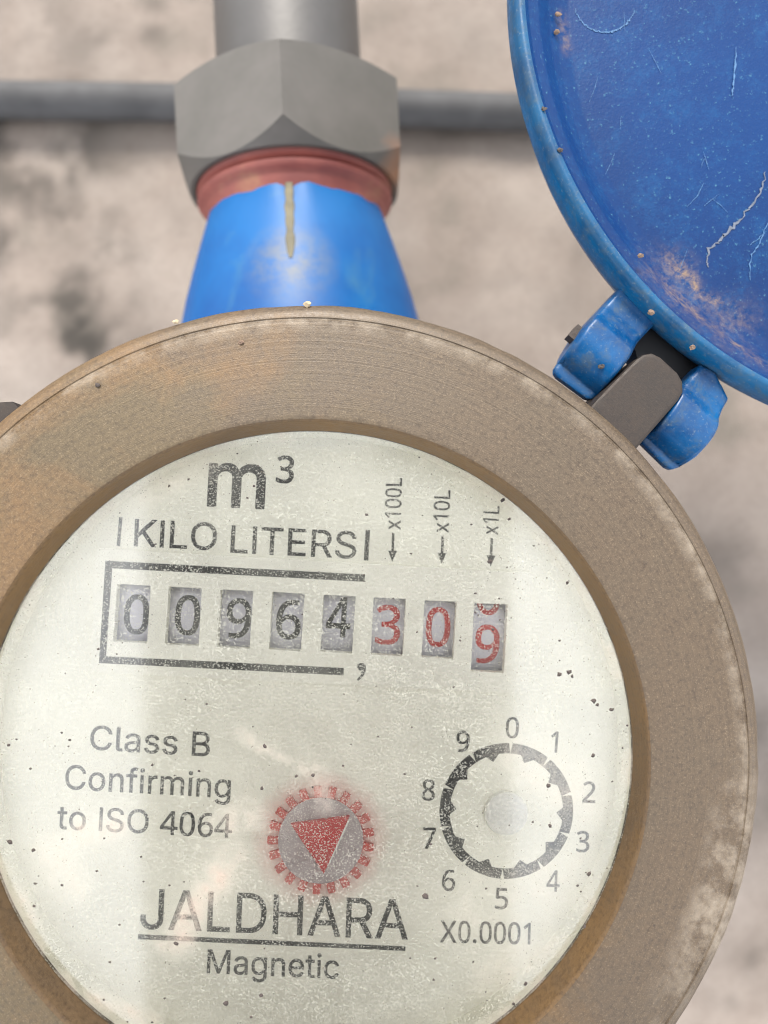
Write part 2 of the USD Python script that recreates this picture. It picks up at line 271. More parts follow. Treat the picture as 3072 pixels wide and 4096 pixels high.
def lathe(profile, n=256, frame=None, centre=(0, 0, 0)):
    """profile of (r, h): quads around the z axis, or around frame[2] with frame rows = axes"""
    pr = np.array(profile, float); a = np.arange(n) / n * 2 * np.pi
    v = np.stack([pr[:, 0, None] * np.cos(a), pr[:, 0, None] * np.sin(a), np.repeat(pr[:, 1, None], n, 1)], -1).reshape(-1, 3)
    i, j = np.meshgrid(np.arange(len(pr) - 1), np.arange(n), indexing='ij')
    q = np.stack([i * n + j, i * n + (j + 1) % n, (i + 1) * n + (j + 1) % n, (i + 1) * n + j], -1).reshape(-1, 4)
    f = np.vstack([q[:, [0, 1, 2]], q[:, [0, 2, 3]]])
    if frame is not None: v = v @ np.array(frame)
    return v + np.array(centre), f

def extrude(poly, z0, z1):
    ms = [trimesh.creation.extrude_polygon(p, z1 - z0, engine='earcut') for p in getattr(poly, 'geoms', [poly])]
    m = trimesh.util.concatenate(ms); m.apply_translation([0, 0, z0]); return m

def hull(points): return m3.Manifold.hull_points(np.asarray(points, np.float64))

def quad(p0, p1, p2, p3, z): return sg.Polygon([at(p, z)[:2] for p in (p0, p1, p2, p3)])

import glob as _glob
from PIL import Image, ImageDraw, ImageFont
_fonts, _glyphs = {}, {}
def glyph(ch):
    """one character as a shapely shape, baseline at 0, capitals 1 tall, and its advance"""
    if ch in _glyphs: return _glyphs[ch]
    num = ch.isdigit()
    key = 'NotoSansDevanagari-Regular' if num else 'Inter'
    if key not in _fonts: _fonts[key] = ImageFont.truetype(_glob.glob('/opt/blender-*/*/datafiles/fonts/' + key + '.woff2')[0], 220)
    f = _fonts[key]; cap = -f.getbbox('7' if num else 'H', anchor='ls')[1]
    adv = f.getlength(ch) / cap
    if ch == 'I': r = sg.box(0.10, 0, 0.225, 1), 0.325
    elif ch == ' ': r = None, 0.40
    else:
        x0, y0, x1, y1 = f.getbbox(ch, anchor='ls'); im = Image.new('L', (x1 - x0 + 8, y1 - y0 + 8))
        ImageDraw.Draw(im).text((4 - x0, 4 - y0), ch, 255, f, anchor='ls')
        on = np.pad(np.asarray(im) > 127, ((0, 0), (1, 1))).astype(np.int8)
        rows, st = np.nonzero(np.diff(on, axis=1) == 1); en = np.nonzero(np.diff(on, axis=1) == -1)[1]
        sh = so.unary_union([sg.box(a, -b - 1, c, -b) for a, b, c in zip(st, rows, en)]).buffer(1.0).buffer(-1.0).simplify(0.9)
        sh = affinity.affine_transform(sh, [1 / cap, 0, 0, 1 / cap, (x0 - 4) / cap, (4 - y0) / cap])
        if num and ch != '1': adv *= 1.0
        r = sh, adv
    _glyphs[ch] = r; return r
def lettering(text, fat=0.0):
    x, shapes = 0.0, []
    for ch in text:
        sh, adv = glyph(ch)
        if sh is not None: shapes.append(affinity.translate(sh.buffer(fat) if fat else sh, x, 0))
        x += adv
    return trimesh.util.concatenate([extrude(q, 0, 0.05) for q in shapes])

def text_flat(text, p0, p1, h, z, fit_y=False, bold=False, rot=0, depth=0.03):
    """lettering lying at height z, baseline from photograph pixel p0 to p1, capitals h pixels tall"""
    a, b = at(p0, z)[:2], at(p1, z)[:2]
    d = np.array(p1, float) - p0; d /= np.linalg.norm(d); up = np.array([d[1], -d[0]])
    c = at(np.array(p0) + up * h, z)[:2]
    m = lettering(text, 0.022 if bold else 0.008); v = np.array(m.vertices)
    lo, hi = v.min(0), v.max(0)
    u = (v[:, 0] - lo[0]) / (hi[0] - lo[0])
    w = (v[:, 1] - lo[1]) / (hi[1] - lo[1]) if fit_y else v[:, 1]
    xy = a + u[:, None] * (b - a) + w[:, None] * (c - a)
    return np.column_stack([xy, z + (v[:, 2] - lo[2]) / 0.05 * depth]), np.array(m.faces)

# ------------------------------------------------------------------ ground
ticks = np.unique(np.concatenate([np.linspace(-130, 130, 260), np.linspace(130, 4000, 24), -np.linspace(130, 4000, 24)]))
gx, gy = np.meshgrid(ticks, ticks + 40, indexing='ij')
P3 = np.stack([gx, gy, gx * 0], -1).reshape(-1, 3)
near = np.hypot(P3[:, 0], P3[:, 1] - 40) < 190
P3[:, 2] = np.where(near, (meshkit.fbm(P3 * 0.05 + 11, 4, 3) - 0.5) * 1.6, 0)
k = len(ticks); i, j = np.meshgrid(np.arange(k - 1), np.arange(k - 1), indexing='ij')
q = np.stack([i * k + j, (i + 1) * k + j, (i + 1) * k + j + 1, i * k + j + 1], -1).reshape(-1, 4)
stain = np.zeros(len(P3))
for px, py, rad, s in ((120, 130, 150, .5), (290, 190, 90, .45), (150, 640, 230, 1.2), (60, 520, 170, 1.1), (330, 560, 130, .8), (330, 640, 70, .5), (60, 900, 90, .6), (230, 940, 150, 1.3), (110, 1010, 160, 1.1), (380, 1020, 110, 1.1),
                      (260, 1240, 190, 1.0), (310, 1350, 150, 1.2), (560, 1330, 80, .5), (620, 20, 40, .6), (610, 140, 38, .7), (720, 900, 40, .3), (440, 200, 70, .5),
                      (2330, 950, 150, .35), (2250, 1250, 120, .3), (1900, 180, 160, .3), (1800, 120, 120, .3), (2700, 2200, 90, .7), (2900, 2260, 120, .5), (2990, 3900, 90, .7), (3050, 3780, 60, .6), (2930, 3960, 60, .6), (3000, 2900, 90, .4),
                      (1750, 500, 120, .25), (2050, 1100, 150, .25)):
    c = at((px, py), 0); r = rad * 152 / F_PX
    dd = np.hypot(P3[:, 0] - c[0], (P3[:, 1] - c[1]) * 1.15)
    stain = np.maximum(stain, s * 0.85 * np.exp(-(dd / (1.5 * r)) ** 2))
stain = np.clip(stain, 0, 0.95) * np.clip(4.2 * (meshkit.fbm(P3 * 0.11 + 2, 6, 77) - 0.33), 0.12, 1.0)
stain = np.clip(stain + 0.4 * (meshkit.fbm(P3 * 0.08 + 5, 5, 9) - 0.48), 0, 1)
ground_mat = mat('concrete_look', {
    'g': POS, 'at': ('attribute', {'attribute': 'stain'}),
    'n': ('noise_texture', {'scale': 34, 'detail': 6, 'roughness': 0.55}),
    'c': ('rgb_ramp', {'ramp': [(0.28, lin(86, 81, 72)), (0.46, lin(116, 105, 96)), (0.68, lin(131, 121, 112))]}),
    'n2': ('noise_texture', {'scale': 900, 'detail': 5, 'roughness': 0.7}), 'r2': ('rgb_ramp', {'ramp': [(0.3, (0.78, 0.77, 0.75)), (0.55, (1, 1, 1))]}),
    'm': ('mix', {'mix_type': 'multiply', 'fac': 0.8}), 'ms': ('mix', {'color2': lin(46, 41, 35)}),
    'b': ('bump', {'strength': 0.4, 'distance': 0.0006}), 'p': ('principled_bsdf', {'roughness': 0.9})},
    [('g.position', 'n.vector'), ('n.fac', 'c.fac'), ('g.position', 'n2.vector'), ('n2.fac', 'r2.fac'), ('c.color', 'm.color1'), ('r2.color', 'm.color2'),
     ('m.color', 'ms.color1'), ('at.fac', 'ms.fac'), ('ms.color', 'p.base_color'), ('n2.fac', 'b.height'), ('b.normal', 'p.normal')])
gp = usdkit.mesh(stage, '/World/ground', (P3 * 0.001, q), ground_mat, smooth=True)
UsdGeom.PrimvarsAPI(gp).CreatePrimvar('stain', Sdf.ValueTypeNames.FloatArray, 'vertex').Set(Vt.FloatArray.FromNumpy(stain.astype(np.float32)))
tag(gp.GetPrim(), 'pale stained concrete ground under the meter', None, None, 'structure')

# ------------------------------------------------------------------ rod lying on the ground
def tube(points, r, n=20):
    pts = np.array(points, float); t = np.gradient(pts, axis=0); t /= np.linalg.norm(t, axis=1)[:, None]
    up = np.array([0, 0, 1.0]); s = np.cross(t, up); s /= np.linalg.norm(s, axis=1)[:, None]; w = np.cross(s, t)
    a = np.arange(n) / n * 2 * np.pi; rr = np.broadcast_to(r, len(pts))
    v = (pts[:, None] + rr[:, None, None] * (np.cos(a)[None, :, None] * s[:, None] + np.sin(a)[None, :, None] * w[:, None])).reshape(-1, 3)
    m = len(pts); i, j = np.meshgrid(np.arange(m - 1), np.arange(n), indexing='ij')
    q = np.stack([i * n + j, i * n + (j + 1) % n, (i + 1) * n + (j + 1) % n, (i + 1) * n + j], -1).reshape(-1, 4)
    f = np.vstack([q[:, [0, 1, 2]], q[:, [0, 2, 3]]])
    caps = [[0, j + 1, j] for j in range(1, n - 1)] + [[(m - 1) * n, (m - 1) * n + j, (m - 1) * n + j + 1] for j in range(1, n - 1)]
    return v, np.vstack([f, np.array(caps)])[:, ::-1]

ra, rb = at((0, 400), 3.6), at((2130, 452), 3.6); rd = (rb - ra)
rod_pts = [ra + rd * t + np.array([0, 0.4 * math.sin(t * 3.1), 0.0]) for t in np.linspace(-1.2, 2.3, 60)]
rod = obj('pipe', tube(rod_pts, 3.5), rod_mat, None, smooth=40)
tag(rod, 'thin dark grey pipe lying across the concrete behind the nut', 'pipe')

# ------------------------------------------------------------------ pipe axis (through the union nut and the meter's neck)
ZA = ZR - 39.0
a0, a1 = at((1204, 1231), ZA), at((1160, 333), ZA)
AX = (a1 - a0) * [1, 1, 0]; AX /= np.linalg.norm(AX)
SIDE = np.array([AX[1], -AX[0], 0])
FR = np.stack([SIDE, np.array([0, 0, 1.0]), AX])     # rows: local x, y, z (z along the pipe, away from the meter)
def along(y):  # the axis point whose world y is y
    t = (y - a0[1]) / AX[1]; return a0 + AX * t

cornerL = at((385 * 1.8517, 330 * 1.8517), ZA + 8.7); backL = at((385 * 1.8517, 180 * 1.8517), ZA + 8.7)
S_FRONT = (cornerL - a0) @ AX; S_BACK = (backL - a0) @ AX
junction = (at((830, 889), ZA) - a0) @ AX - 0.6
HW = (at((868 * 1.8517, 600), ZA + 8.7) - at((385 * 1.8517, 600), ZA + 8.7))[0] / 2

# ------------------------------------------------------------------ the water meter
meter = thing('water_meter', 'brass ringed blue water meter with its blue lid hinged open', 'water meter', (0, 0, 0))

# body: a bowl with the neck running out to the north
bowl = lathe([(0.5, 3), (20, 3), (29, 6), (34, 14), (37, 30), (38, 50), (38.5, 62), (38.5, 72)], 128)
neck = lathe([(r, s) for s, r in ((-45, 20.5), (-22, 19.6), (-10, 18.4), (0.0, 16.2), (junction * 0.35, 15.0), (junction * 0.7, 13.7), (junction, 12.5), (junction + 0.05, 9.0))][::1], 96, FR, a0)
nvv = neck[0]; rel = nvv - a0; ss = rel @ AX; an = np.arctan2(rel @ SIDE, rel[:, 2])
rag = 1.5 * (meshkit.fbm(np.column_stack([np.cos(an) * 5, np.sin(an) * 5, an * 0]), 4, 17) - 0.5) - 0.55 * np.exp(-(an / 0.09) ** 2) + 0.35 * np.exp(-((abs(an) - 0.16) / 0.08) ** 2)
neck = (nvv + AX * (rag * (ss > junction - 0.01))[:, None], neck[1])
body = obj('meter_body', join(bowl, neck), body_blue, meter, smooth=50)
# the casting seam along the top of the neck, its paint rubbed off
def neck_r(s): return np.interp(s, [-45, -22, -10, 0, junction * .35, junction * .7, junction], [20.5, 19.6, 18.4, 16.2, 15.0, 13.7, 12.5])
seam_v, seam_f = [], []
for kk, s in enumerate(np.linspace(junction * 0.12, junction + 0.4, 36)):
    wdt = 0.46 + 0.05 * math.sin(kk * 0.9) + 0.05 * math.sin(kk * 0.37)
    if kk < 6: wdt *= 0.35 + kk * 0.11
    for u, hh in ((-wdt * 1.3, -0.1), (-wdt, 0.22), (wdt, 0.22), (wdt * 1.3, -0.1)):
        seam_v.append(a0 + AX * s + SIDE * (u + 0.0) + np.array([0, 0, 1]) * (math.sqrt(neck_r(s) ** 2 - u * u) + hh * 0.55))
    if kk:
        b = 4 * kk
        for e in range(3): seam_f += [[b - 4 + e, b - 3 + e, b + 1 + e], [b - 4 + e, b + 1 + e, b + e]]
obj('casting_seam', (np.array(seam_v), np.array(seam_f)[:, ::-1]), seam_mat, body, smooth=30, label='seam rubbed bare of blue paint')

# red threaded spigot between neck and nut
prof, s = [], junction - 1.6
prof.append((12.2, s)); prof.append((12.45, junction - 0.3)); prof.append((12.7, junction + 0.2))
prof += [(12.9, junction + 0.9), (13.05, junction + 1.5), (13.5, junction + 1.75), (13.85, junction + 2.1), (13.9, junction + 2.6), (13.15, junction + 2.9), (13.05, junction + 3.15), (13.8, junction + 3.45), (13.95, junction + 3.9), (13.15, junction + 4.2), (13.05, junction + 4.5), (13.9, junction + 4.8), (13.9, junction + 5.2), (13.1, junction + 5.5), (13.1, junction + 9)]
obj('threaded_spigot', lathe(prof, 128, FR, a0), red_primer, meter, smooth=50, label='red primed threaded neck end')

# brass ring
ring_prof = [(31.5, -11), (41.5, -11), (42.0, -10.4), (42.02, -1.3), (41.75, -0.75), (41.4, -0.32), (40.9, -0.06), (40.55, 0.0), (40.48, -0.10), (40.36, -0.10), (40.26, 0.02), (39.0, 0.06),
             (36, 0.22), (33, 0.42), (31.5, 0.52), (31.1, 0.5)]
rv, rf = lathe([(r, z + ZR) for r, z in ring_prof], 512)
ang = np.arctan2(rv[:, 1], rv[:, 0]); rad = np.hypot(rv[:, 0], rv[:, 1])
wob = (meshkit.fbm(np.column_stack([np.cos(ang) * 14, np.sin(ang) * 14, rv[:, 2] * 0.6]), 4, 21) - 0.5)
rv[:, 0] += np.cos(ang) * wob * 0.22 * (rad > 40.6); rv[:, 1] += np.sin(ang) * wob * 0.22 * (rad > 40.6); rv[:, 2] += wob * 0.12 * (rad > 40.3)
ring = obj('brass_ring', (rv, rf), brass, meter, smooth=28)
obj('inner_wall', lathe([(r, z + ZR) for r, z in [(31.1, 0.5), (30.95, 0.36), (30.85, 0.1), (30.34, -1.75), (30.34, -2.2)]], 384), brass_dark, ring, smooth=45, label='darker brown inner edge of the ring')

# hinge lug on the ring
lug_px = [(2385, 1600), (2470, 1512), (2545, 1437), (2575, 1417), (2610, 1411), (2645, 1428), (2712, 1490), (2733, 1525), (2735, 1568), (2715, 1602), (2640, 1685), (2572, 1765), (2530, 1815), (2340, 1655)]
zt = ZR - 1.4
lug2 = sg.Polygon([at(p, zt)[:2] for p in lug_px])
inner = lug2.buffer(-0.28); pts = []
for g_, zz in ((inner, zt), (lug2.buffer(-0.08), zt - 0.10), (lug2, zt - 0.30), (lug2, zt - 6)):
    pts += [(x, y, zz) for x, y in g_.exterior.coords]
lugm = hull(pts).refine_to_length(0.9)
obj('hinge_lug', lugm, brass_lug, ring, smooth=30, label='dark brass lug that holds the lid hinge')
# sealing lug on the far left of the ring
sl = at((-20, 1662), ZR - 3); d = np.array([sl[0], sl[1], 0]); d /= np.linalg.norm(d); t = np.array([-d[1], d[0], 0])
pts = [d * r + t * w + np.array([0, 0, ZR + z]) for r in (40, 43.0) for w in (-2.3, 2.3) for z in (-2, -6)] + [d * 44 + t * w + np.array([0, 0, ZR + z]) for w in (-1.2, 1.2) for z in (-2.3, -5.7)]
obj('sealing_lug', hull(pts), brass_lug, ring, smooth=30)

# dial
ZD = ZR - 5.3; ZP = ZD + 0.28
win_px = [((470, 2338), (600, 2345), (586, 2570), (455, 2563)), ((677, 2349), (805, 2356), (792, 2582), (662, 2575)), ((885, 2360), (1011, 2366), (996, 2593), (871, 2586)), ((1092, 2370), (1216, 2377), (1201, 2603), (1077, 2595)),
          ((1297, 2381), (1420, 2387), (1406, 2611), (1284, 2603)), ((1497, 2392), (1622, 2398), (1609, 2623), (1485, 2615)), ((1701, 2404), (1825, 2409), (1811, 2634), (1688, 2626)), ((1899, 2415), (2029, 2420), (2014, 2689), (1886, 2683))]
windows = [quad(*w, ZP).buffer(0.06, join_style=1) for w in win_px]
wall_holes = so.unary_union(windows)
star_c = at((1284, 3356), ZD)[:2]
star_hole = sg.Point(star_c).buffer(6.3, 64)
dial_shape = sg.Point(0, 0).buffer(30.28, 128).difference(wall_holes)
dial = obj('dial_face', extrude(dial_shape, ZD - 0.8, ZD), dial_mat, meter)
obj('dial_wall', lathe([(30.3, ZD - 1), (30.3, ZD), (30.1, ZD + 0.0005), (30.28, ZR - 2.3), (30.33, ZR - 2.3)], 256), dial_mat, dial, smooth=30)
plate_shape = quad((382, 2192), (2133, 2291), (2116, 2777), (362, 2690), ZP).buffer(-0.3).buffer(0.3).difference(wall_holes)
obj('counter_plate', extrude(plate_shape, ZD + 0.004, ZP), plate_mat, dial, label='raised cream plate with eight windows')

# printing on the dial
def word(t, p0, p1, h, z=ZD, m=ink, **k): return obj('printed_text', text_flat(t, p0, p1, h, z + 0.004, **k), m, dial, label=None)
word('m', (827, 2026), (1058, 2038), 178, fit_y=True, bold=True)
word('3', (1102, 1931), (1172, 1937), 112, fit_y=True, bold=True)
word('KILO', (535, 2184), (865, 2201), 108)
word('LITERS', (921, 2210), (1424, 2234), 108)
word('x100L', (1602, 2119), (1608, 1911), 64)
word('x10L', (1794, 2131), (1801, 1961), 63)
word('x1L', (1991, 2140), (1998, 2024), 62)
word('Class B', (359, 2997), (838, 3026), 96)
word('Confirming', (259, 3155), (921, 3192), 96)
word('to ISO 4064', (227, 3314), (926, 3352), 94)
word('JALDHARA', (560, 3713), (1631, 3757), 158, bold=False)
word('Magnetic', (827, 3891), (1354, 3914), 94)
word('X0.0001', (1760, 3768), (2121, 3777), 86)
for t, c in (('0', (2050, 2911)), ('1', (2216, 2968)), ('2', (2357, 3169)), ('3', (2332, 3367)), ('4', (2213, 3524)), ('5', (2007, 3595)), ('6', (1795, 3522)), ('7', (1717, 3353)), ('8', (1714, 3161)), ('9', (1852, 2966))):
    hw = 14 if t == '1' else 26
    word(t, (c[0] - hw - 2, c[1] + 41), (c[0] + hw - 2, c[1] + 43), 85, fit_y=True)
def bar(pts, z=ZD, name='printed_line', m=ink):
    return obj(name, extrude(sg.Polygon([at(p, z)[:2] for p in pts]), z + 0.004, z + 0.034), m, dial)
bar([(477, 2068), (490, 2069), (480, 2185), (467, 2184)])
bar([(1462, 2120), (1480, 2121), (1473, 2242), (1455, 2241)])
bar([(422, 2243), (1460, 2298), (1458, 2327), (449, 2273), (424, 2625), (1376, 2672), (1374, 2701), (396, 2652)], ZP, 'printed_bracket')
bar([(553, 3737), (1622, 3786), (1621, 3803), (552, 3756)])
bar([(1430, 2658), (1442, 2652), (1456, 2654), (1463, 2664), (1462, 2686), (1452, 2706), (1432, 2724), (1428, 2718), (1442, 2702), (1447, 2684), (1436, 2680), (1429, 2670)], ZP, 'printed_comma')
for tail, tip in (((1573, 2131), (1569, 2247)), ((1771, 2143), (1766, 2256)), ((1967, 2153), (1962, 2266))):
    tail, tip = np.array(tail, float), np.array(tip, float); d = tip - tail; d /= np.linalg.norm(d); s = np.array([-d[1], d[0]]); hb = tip - d * 44
    bar([tail - s * 5, hb - s * 5, hb - s * 17, tip, hb + s * 17, hb + s * 5, tail + s * 5], name='printed_arrow')

# sub-dial scale ring of ten toothed blocks
sc = at((2026, 3243), ZD)[:2]; ro = (at((2292, 3243), ZD) - at((2026, 3243), ZD))[0]; sca = ro / 266.0
for kk in range(10):
    mid = math.radians(90 - 4 - 18 - 36 * kk); w = math.radians(16.4); wi = math.radians(17.95)
    arc = lambda r, a_, b_: [(sc[0] + r * math.cos(t), sc[1] + r * math.sin(t)) for t in np.linspace(a_, b_, 12)]
    blk = sg.Polygon(arc(ro, mid - w, mid + w) + arc(ro * 0.85, mid + wi, mid - wi))
    tooth = sg.Polygon(arc(ro * 0.86, mid - 0.12, mid + 0.12)[::1] + [(sc[0] + ro * 0.755 * math.cos(mid + .02), sc[1] + ro * 0.755 * math.sin(mid + .02))])
    obj('scale_block', extrude(blk.union(tooth.buffer(0.02)), ZD + 0.004, ZD + 0.034), ink, dial)
hc = at((2022, 3248), ZD); hr = 86 * sca
obj('pointer_hub', lathe([(0.01, ZD + 0.75), (hr * 0.5, ZD + 0.72), (hr * 0.85, ZD + 0.62), (hr * 0.97, ZD + 0.5), (hr, ZD + 0.35), (hr, ZD)], 64, None, (hc[0], hc[1], 0)), hub_mat, meter, smooth=40, label='pale round hub in the small dial')

# number wheels behind the windows
wu = at((2029, 2420), ZD) - at((470, 2338), ZD); wu[2] = 0; wu /= np.linalg.norm(wu); wv = np.array([-wu[1], wu[0], 0])
RD = 8.0; ZTOP = ZD - 0.95
digits = ['0', '0', '9', '6', '4', '3', '0', '9']
dig_px = [((598, 0), 0)] * 8
for kk, (w, dg) in enumerate(zip(win_px, digits)):
    c = np.array(windows[kk].centroid.coords[0])
    z0 = ZTOP
    # seen through the window the wheel lies deeper, so it is centred under the window itself
    frame = np.stack([wv, np.array([0, 0, 1.0]), wu])
    cc = np.array([c[0], c[1], z0 - RD])
    half = 2.15
    wheel = obj('number_wheel', lathe([(2.0, -half), (RD - 0.15, -half), (RD, -half + 0.12), (RD, half - 0.12), (RD - 0.15, half), (2.0, half)], 96, frame, cc), drum_mat, meter, smooth=40)
    def digit(ch, off, xoff, m, nm='digit'):
        tm = lettering(ch, 0.015); tm = trimesh.Trimesh(*trimesh.remesh.subdivide_to_size(tm.vertices, tm.faces, 0.12))
        v = np.array(tm.vertices); lo, hi = v.min(0), v.max(0)
        u = ((v[:, 0] - lo[0]) / (hi[0] - lo[0]) - 0.5) * 2.45 + xoff
        y = ((v[:, 1] - lo[1]) / (hi[1] - lo[1]) - 0.5) * 4.0 + off
        rr = RD + 0.004 + (v[:, 2] - lo[2]) / 0.05 * 0.03
        th = y / RD
        p = cc + u[:, None] * wu + (rr * np.sin(th))[:, None] * wv + (rr * np.cos(th))[:, None] * np.array([0, 0, 1.0])
        ok = np.abs(th) < 1.2
        obj(nm, (p, np.array(tm.faces)), m, wheel)
    m = ink if kk < 5 else ink_red
    xo = [0.10, 0.12, 0.15, 0.08, 0.0, 0.03, 0.03, 0.06][kk]
    oy = [-0.25, -0.05, -0.1, 0.02, 0.5, 0.0, 0.05, -0.86][kk]
    digit(dg, oy, xo, m)
    if kk == 7: digit('0', oy + 4.95, xo, m)

# leak wheel: red toothed wheel, grey foil disc, red triangle standing on it
ZS = ZD + 0.32
scx, scy = star_c
star = obj('leak_wheel', extrude(so.unary_union([sg.Point(scx, scy).buffer(4.15, 48)] + [affinity.rotate(sg.box(scx + 3.6, scy - 0.24, scx + 5.05, scy + 0.24).buffer(0.13), 8 + 360 / 21 * t, origin=(scx, scy)) for t in range(21)]), ZS - 0.28, ZS), red_teeth, meter)
obj('foil_disc', extrude(sg.Point(scx, scy).buffer(4.12, 48), ZS + 0.004, ZS + 0.06), grey_foil, star)
tri = [at(p, ZS + 0.5)[:2] for p in ((1163, 3297), (1398, 3266), (1295, 3496))]
tp = sg.Polygon(tri); pts = [(x, y, ZS + 0.06) for x, y in tp.exterior.coords] + [(x, y, ZS + 0.5) for x, y in tp.exterior.coords] + [(x, y, ZS + 0.6) for x, y in tp.buffer(-0.14).exterior.coords]
obj('triangle', hull(pts), red_plastic, star)
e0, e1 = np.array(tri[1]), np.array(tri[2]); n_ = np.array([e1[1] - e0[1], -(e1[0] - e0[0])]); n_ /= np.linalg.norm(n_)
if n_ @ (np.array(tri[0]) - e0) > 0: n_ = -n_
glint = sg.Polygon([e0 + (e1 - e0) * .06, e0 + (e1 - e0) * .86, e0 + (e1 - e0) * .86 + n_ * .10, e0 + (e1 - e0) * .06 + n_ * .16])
obj('triangle_glint', extrude(glint, ZS + 0.1, ZS + 0.52), hub_mat, star, label='pale strip painted as the highlight on the edge of the red triangle')  # light caught by the raised edge, built as a pale strip
halo_mat = mat('pink_glow_look', {'g': POS, 'd': ('vector_math', {'math_type': 'distance', 'vector2': (scx * .001, scy * .001, ZD * .001)}),
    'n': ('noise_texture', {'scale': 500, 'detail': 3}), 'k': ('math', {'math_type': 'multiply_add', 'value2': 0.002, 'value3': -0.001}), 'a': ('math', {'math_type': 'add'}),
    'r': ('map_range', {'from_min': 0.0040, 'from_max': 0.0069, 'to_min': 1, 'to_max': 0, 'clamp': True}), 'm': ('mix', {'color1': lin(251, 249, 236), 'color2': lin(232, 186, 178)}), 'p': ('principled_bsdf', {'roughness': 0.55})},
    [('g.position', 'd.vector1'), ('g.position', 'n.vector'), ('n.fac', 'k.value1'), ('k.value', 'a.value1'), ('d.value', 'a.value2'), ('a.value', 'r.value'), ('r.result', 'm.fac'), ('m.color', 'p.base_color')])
obj('pink_glow', extrude(sg.Point(scx, scy).buffer(7.0, 64), ZD + 0.003, ZD + 0.012), halo_mat, dial, label='pink glow of the red leak wheel painted on the dial around it')  # red light thrown on the dial by the wheel, put into its colour

# glass
gr = np.linspace(0.01, 30.3, 110)
gl = lathe(np.column_stack([gr, ZR - 1.45 - 0.43 * (gr / 30.15) ** 2]), 260)
gv = gl[0]; smear = np.zeros(len(gv))
for p0, p1, wd, s_ in (((330, 3330), (470, 3300), 55, .75), ((880, 3300), (990, 3260), 60, .5), ((700, 3760), (880, 3500), 60, .85), ((880, 3500), (930, 3420), 60, .5), ((960, 2930), (1040, 2990), 30, .45), ((1060, 2990), (1240, 3090), 20, .4),
                       ((200, 3420), (280, 3540), 80, .45), ((60, 3560), (130, 3700), 30, .6), ((360, 4000), (600, 4090), 40, .7), ((640, 3770), (760, 3760), 35, .6), ((2100, 3020), (2330, 3200), 130, .35), ((1900, 3650), (2300, 3500), 170, .28), ((2000, 3900), (2200, 3800), 110, .35),
                       ((560, 1960), (800, 1830), 80, .4), ((1270, 3090), (1290, 3215), 40, .5)):
    A, B = at(p0, ZR - 1.6)[:2], at(p1, ZR - 1.6)[:2]; t = np.clip(((gv[:, :2] - A) @ (B - A)) / ((B - A) @ (B - A)), 0, 1)
    d = np.linalg.norm(gv[:, :2] - A - t[:, None] * (B - A), axis=1) / (wd * 0.0235)
    smear = np.maximum(smear, s_ * np.exp(-d ** 2))
edge = np.hypot(gv[:, 0], gv[:, 1]); smear = np.maximum(smear, 0.5 * np.clip((edge - 28.6) / 1.3, 0, 1) * (meshkit.fbm(gv * 0.35, 3, 4) > 0.5))
smear *= np.clip(0.4 + 2.2 * (meshkit.fbm(gv * 1.1 + 7, 4, 12) - 0.3), 0, 1.2)
gprim = obj('glass', (gv, gl[1][:, ::-1]), glass_mat, meter, smooth=True, label='dusty clear glass over the dial')
UsdGeom.PrimvarsAPI(gprim).CreatePrimvar('smear', Sdf.ValueTypeNames.FloatArray, 'vertex').Set(Vt.FloatArray.FromNumpy(smear.astype(np.float32)))

# lid, folded right back, inside up
lid_c = np.array([56.5, 50.9, 0]) - np.array([0, 0, 0])
lc = np.array([_C[0], _C[1]])
lid_c = np.array([62.9, 73.3]); LR = 43.95; ZL = ZR - 0.5
lid_prof = [(0.01, -4.3), (20, -4.3), (37.6, -4.2), (38.8, -3.9), (39.8, -3.2), (40.6, -2.2), (41.2, -1.5), (41.9, -1.1), (42.4, -0.95), (42.6, -0.55), (42.85, -0.22), (43.2, -0.05), (43.55, -0.12), (43.85, -0.5), (43.98, -1.1),
            (43.9, -3.2), (43.0, -5.5), (41, -7.0), (38, -7.4), (0.01, -7.4)]
fp = np.array(lid_prof[:11]); fr_ = np.concatenate([np.linspace(0.01, 36, 100), np.linspace(36.2, 42.85, 40)])
lv, lf = lathe(np.column_stack([fr_, np.interp(fr_, fp[:, 0], fp[:, 1]) + ZL]), 460, None, (*lid_c, 0))
sand = np.zeros(len(lv))
for pa, pb, wd, s_ in (((2700, 1050), (2740, 1080), 55, .9), ((2780, 1110), (2790, 1180), 26, 1.0), ((2790, 1170), (2880, 1200), 26, .8), ((2600, 1110), (2700, 1180), 60, .6), ((2660, 1190), (2780, 1290), 38, .95), ((2780, 1290), (2960, 1430), 34, .75), ((2960, 1430), (3060, 1500), 30, .5),
                       ((2850, 1300), (2960, 1260), 90, .4), ((2250, 60), (2270, 190), 22, .55), ((2620, 1120), (2900, 1350), 110, .35)):
    A, B = at(pa, ZL - 3.8)[:2], at(pb, ZL - 3.8)[:2]; t = np.clip(((lv[:, :2] - A) @ (B - A)) / ((B - A) @ (B - A)), 0, 1)
    sand = np.maximum(sand, s_ * np.exp(-(np.linalg.norm(lv[:, :2] - A - t[:, None] * (B - A), axis=1) / (wd * 0.0243)) ** 2))
sand *= np.clip(0.5 + 2.0 * (meshkit.fbm(lv * 0.9 + 3, 4, 31) - 0.35), 0.1, 1.2)
lid = obj('lid', (lv, lf), lid_mat, meter, smooth=True, label='blue plastic lid lying open, inside upward')
UsdGeom.PrimvarsAPI(lid).CreatePrimvar('sand', Sdf.ValueTypeNames.FloatArray, 'vertex').Set(Vt.FloatArray.FromNumpy(sand.astype(np.float32)))
